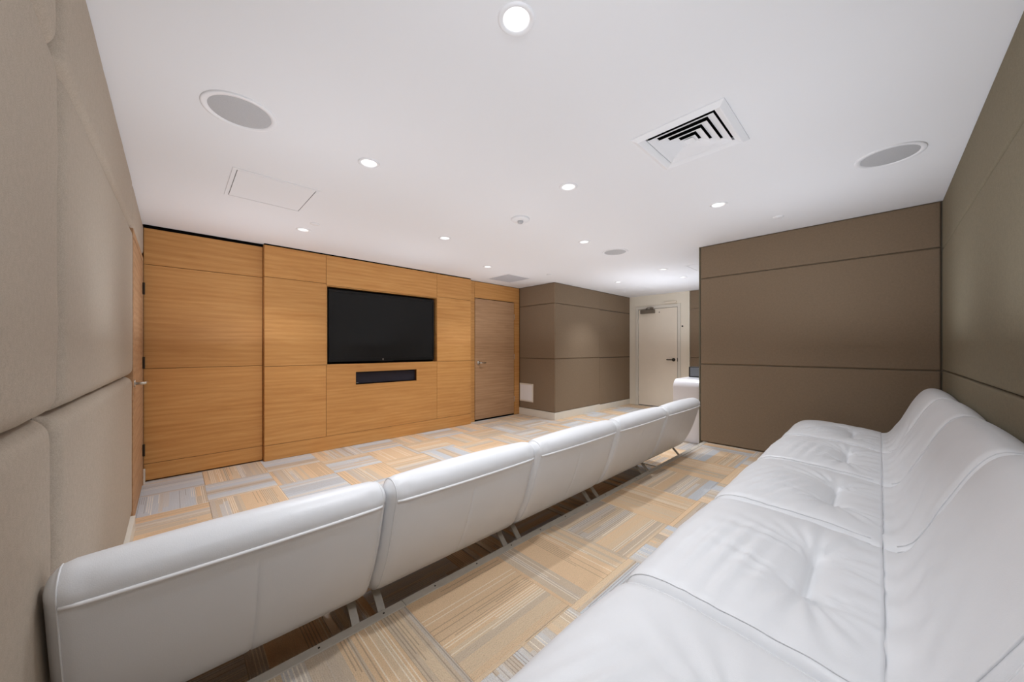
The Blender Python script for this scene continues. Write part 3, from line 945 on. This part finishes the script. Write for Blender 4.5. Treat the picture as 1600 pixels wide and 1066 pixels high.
def module_shell(kind, w, seed, depth_fn):
    r = 0.046
    P, nrm, fade = profile(kind)
    k = len(P)
    xs = cols(w, r)
    rng = np.random.RandomState(seed)
    verts = []
    for x in xs:
        e = w / 2 - abs(x)
        d = 0.0 if e >= r else r * (1 - math.sqrt(max(0.0, 1 - ((r - e) / r) ** 2)))
        Q = P - nrm * (d * fade)[:, None]
        dz = depth_fn(np.full(k, x), P, nrm, rng, seed)
        Q = Q + nrm * dz[:, None]
        verts.append(np.column_stack([np.full(k, x), Q[:, 0], Q[:, 1]]))
    V = np.concatenate(verts)
    F_ = []
    nc = len(xs)
    for i in range(nc - 1):
        for j in range(k - 1):
            a = i * k + j
            F_.append((a, a + 1, a + k + 1, a + k))
        F_.append((i * k + k - 1, i * k, (i + 1) * k, (i + 1) * k + k - 1))
    F_.append(tuple(range(0, k)))
    F_.append(tuple(range((nc - 1) * k + k - 1, (nc - 1) * k - 1, -1)))
    me = bpy.data.meshes.new(kind)
    me.from_pydata(V.tolist(), [], F_)
    bm = bmesh.new(); bm.from_mesh(me)
    bmesh.ops.recalc_face_normals(bm, faces=bm.faces)
    bm.to_mesh(me); bm.free()
    for p in me.polygons:
        p.use_smooth = len(p.vertices) == 4
    return me

def seat_depth(x, P, nrm, rng, seed):
    rs = np.random.RandomState(seed + 5)
    ph = rs.rand(12) * 6.28
    y, z = P[:, 0], P[:, 1]
    top = np.clip((nrm[:, 1] - 0.25) / 0.4, 0, 1)
    yt = 0.470
    xt = 0.115
    dx = np.maximum(np.abs(x) - xt, 0); dy = y - yt
    d = np.hypot(dx, dy)
    out = -0.034 * np.exp(-d / 0.015) - 0.026 * np.exp(-(d / 0.10) ** 2)
    # cushion crown
    out += 0.026 * np.cos(np.clip(x / (MW / 2), -1, 1) * PI / 2) ** 0.8 * np.sin(np.clip((y - 0.30) / 0.56, 0, 1) * PI) ** 0.6
    # folds radiating from each end of the tuft
    for sx in (-1, 1):
        ex = x - sx * xt; ey = y - yt
        rr = np.hypot(ex, ey); th = np.arctan2(ey, ex * sx)
        amp = 0.0075 * np.exp(-rr / 0.13) * np.clip(rr / 0.03, 0, 1) * (1 + 0.5 * np.sin(ph[0] + 3 * th))
        out += amp * np.sin(15 * th + ph[1] + sx + 5 * rr) * (np.cos(th) > -0.35)
    # long soft pulls across the front half
    w2 = np.exp(-((y - 0.66) / 0.10) ** 2) * np.exp(-((x - 0.10 * math.sin(ph[2])) / 0.22) ** 2)
    out += 0.0056 * w2 * np.sin(y * 120 + x * 46 * math.cos(ph[3]) + ph[4])
    out += 0.0018 * np.sin(x * 13 + ph[5]) * np.sin(y * 16 + ph[6])
    w3 = np.exp(-((y - 0.36) / 0.05) ** 2)
    out += 0.0022 * w3 * np.sin(x * 60 + ph[7] + 20 * y)
    return out * top

def back_depth(x, P, nrm, rng, seed):
    rs = np.random.RandomState(seed + 50)
    ph = rs.rand(12) * 6.28
    y, z = P[:, 0], P[:, 1]
    k = len(P); idx = np.arange(k) / (k - 1.0)
    s = np.concatenate([[0], np.cumsum(np.linalg.norm(np.diff(P, axis=0), axis=1))]); s /= s[-1]
    front = np.clip((s - 0.62) / 0.08, 0, 1)
    rear = np.clip((0.455 - s) / 0.02, 0, 1)
    out = -0.0035 * rear * np.exp(-(x / 0.0035) ** 2)                          # stitched centre seam
    out += -0.006 * np.exp(-((z - 0.690) / 0.006) ** 2) * (s < 0.5)             # welt line
    out += 0.012 * np.cos(np.clip(x / (MW / 2), -1, 1) * PI / 2) ** 0.7 * np.clip((s - 0.45) / 0.06, 0, 1) * np.clip((1 - s) / 0.1, 0, 1)
    out += front * 0.0048 * np.exp(-((z - 0.50) / 0.09) ** 2) * np.sin(x * 26 + z * 45 * math.cos(ph[0]) + ph[1]) * np.sin(x * 7 + ph[2])
    out += front * 0.0036 * np.exp(-((z - 0.43) / 0.05) ** 2) * np.sin(x * 42 + ph[3] - z * 30)
    topk = np.exp(-((s - 0.52) / 0.05) ** 2)
    out += -0.003 * topk * np.exp(-((np.abs(x) - 0.33) / 0.02) ** 2) * (1 + np.sin(s * 120))
    return out

def make_module(seed):
    t = empty('lounge_chair')
    bk = link('backrest', module_shell('back', MW - 0.004, seed, back_depth), M['leather'], t)
    st = link('seat', module_shell('seat', MW - 0.004, seed, seat_depth), M['leather'], t)
    # piping along both side edges and the welt, laid on the padded surface itself
    W_ = MW - 0.004
    def surf(kind, x):
        P, nr, fade = profile(kind)
        e = W_ / 2 - abs(x); r = 0.046
        d = 0.0 if e >= r else r * (1 - math.sqrt(max(0.0, 1 - ((r - e) / r) ** 2)))
        fn = back_depth if kind == 'back' else seat_depth
        return P - nr * (d * fade)[:, None] + nr * fn(np.full(len(P), x), P, nr, None, seed)[:, None], nr
    for kind, par in (('back', bk), ('seat', st)):
        for sx in (-1, 1):
            x = sx * (MW / 2 - 0.026)
            Q, nr = surf(kind, x)
            lo, hi = (4, len(Q) - 3) if kind == 'back' else (3, int(len(Q) * 0.74))
            Q = Q + nr * 0.0006
            bm = bmesh.new()
            add_tube(bm, [(x, Q[i][0], Q[i][1]) for i in range(lo, hi, 2)], 0.0021, 6)
            bm_obj('piping', bm, M['leather'], par, smooth=True)
        if kind == 'back':
            pts = []
            for x in np.linspace(-0.366, 0.366, 24):
                Q, nr = surf('back', x)
                i = next(i for i in range(len(Q)) if profile('back')[0][i][1] > 0.690)
                pts.append((x, Q[i][0] - 0.0005 if abs(x) < 0.36 else Q[i][0], 0.690))
            bm = bmesh.new(); add_tube(bm, pts, 0.0048, 8)
            bm_obj('welt', bm, M['piping'], par, smooth=True)
    bm = bmesh.new()
    add_box(bm, (-MW / 2 + 0.06, 0.42, 0.226), (MW / 2 - 0.06, 0.74, 0.244))
    bm_obj('base_frame', bm, M['black'], t)
    for sx in (-1, 1):
        bm = bmesh.new()
        xc = sx * (MW / 2 - 0.052)
        add_ribbon(bm, [(0.275, 0.245), (0.262, 0.238), (0.192, 0.168), (0.186, 0.155), (0.186, 0.008), (0.192, 0.004), (0.72, 0.004), (0.728, 0.010), (0.68, 0.235)], xc - 0.015, xc + 0.015, 0.008)
        bm_obj('leg', bm, M['steel'], t)
    return t

def copy_tree(o, parent=None):
    c = o.copy(); COL.objects.link(c)
    if parent is not None:
        c.parent = parent
    for ch in list(o.children):
        copy_tree(ch, c)
    return c

EDGES = [-0.208, 0.562, 1.357, 2.165, 2.960, 3.750]
FL = ['white leather armless lounge chair seen from behind, against the left wall',
      'white leather lounge chair seen from behind, second in the front row from the left',
      'white leather lounge chair seen from behind, in the middle of the front row of five',
      'white leather lounge chair seen from behind, fourth along the front row, second from the partition',
      'white leather lounge chair at the far end of the front row, beside the white counter']
RL = ['white tufted lounge chair at the far end of the back row, against the taupe partition',
      'white tufted leather lounge chair in the back row, second from the taupe partition',
      'white tufted leather lounge chair in the middle of the back row along the right wall',
      'white tufted leather lounge chair in the back row with strong folds, second nearest the camera',
      'white leather lounge chair in the bottom right corner, nearest the camera in the back row']
protos = [make_module(s) for s in (3, 8, 21)]
for i in range(5):
    o = protos[0] if i == 0 else copy_tree(protos[0])
    w = EDGES[i + 1] - EDGES[i]
    o.location = ((EDGES[i] + EDGES[i + 1]) / 2, 1.215, 0.0)
    o.scale = (w / MW, 1, 1)
    tag(o, FL[i], 'chair', 'front row of white lounge chairs seen from behind')
for i in range(5):
    if i < 2:
        o = protos[i + 1]
    else:
        o = copy_tree(protos[1 + i % 2])
    o.location = (4.10 - MW * (i + 0.5), -0.332, PLAT)
    tag(o, RL[i], 'chair', 'back row of white tufted lounge chairs on the platform')

# ------------------------------------------------------------------ white counter beyond the partition
ct = empty('reception_counter', (5.9, 1.6, 0))
tag(ct, 'glossy white waterfall counter with rounded end, half hidden behind the partition', 'counter')
def counter():
    R, zt, x0, x1, th = 0.115, 0.832, 4.99, 6.75, 0.05
    prof = [(x0, 0.0)]
    for k in range(13):
        a = PI - k * PI / 2 / 12
        prof.append((x0 + R + R * math.cos(a), zt - R + R * math.sin(a)))
    prof.append((x1, zt))
    inner = []
    for k in range(13):
        a = PI / 2 + k * PI / 2 / 12
        inner.append((x0 + R + (R - th) * math.cos(a), zt - R + (R - th) * math.sin(a)))
    loop = prof + [(x1, zt - th)] + inner + [(x0 + th, 0.0)]
    bm = bmesh.new()
    ya, yb = 1.02, 1.985
    A = [bm.verts.new((x, ya, z)) for x, z in loop]; B = [bm.verts.new((x, yb, z)) for x, z in loop]
    n = len(loop)
    for i in range(n):
        j = (i + 1) % n
        bm.faces.new((A[i], A[j], B[j], B[i]))
    bm.faces.new(A[::-1]); bm.faces.new(B)
    bmesh.ops.recalc_face_normals(bm, faces=bm.faces)
    es = [e for e in bm.edges if abs(e.verts[0].co.y - e.verts[1].co.y) < 1e-5]
    bmesh.ops.bevel(bm, geom=es, offset=0.012, segments=3, profile=0.5, affect='EDGES')
    return bm
at(ct, bm_obj('waterfall_shell', counter(), M['counter'], smooth=False))
at(ct, box('body', (5.05, 1.10, 0.05), (6.74, 1.90, 0.775), M['white']))
at(ct, box('plinth', (5.0, 1.05, 0.0), (5.06, 1.96, 0.02), M['black']))
mo = empty('desk_unit', (5.50, 1.85, 0.832))
tag(mo, 'small dark grey desk device standing on the white counter behind the partition', 'device')
at(mo, box('casing', (5.47, 1.60, 0.832), (5.60, 1.945, 0.985), M['black'], bev=0.005))
at(mo, box('panel', (5.465, 1.62, 0.850), (5.471, 1.925, 0.975), plain('device_grey', srgb(100, 103, 106), 0.35), bev=0.002))
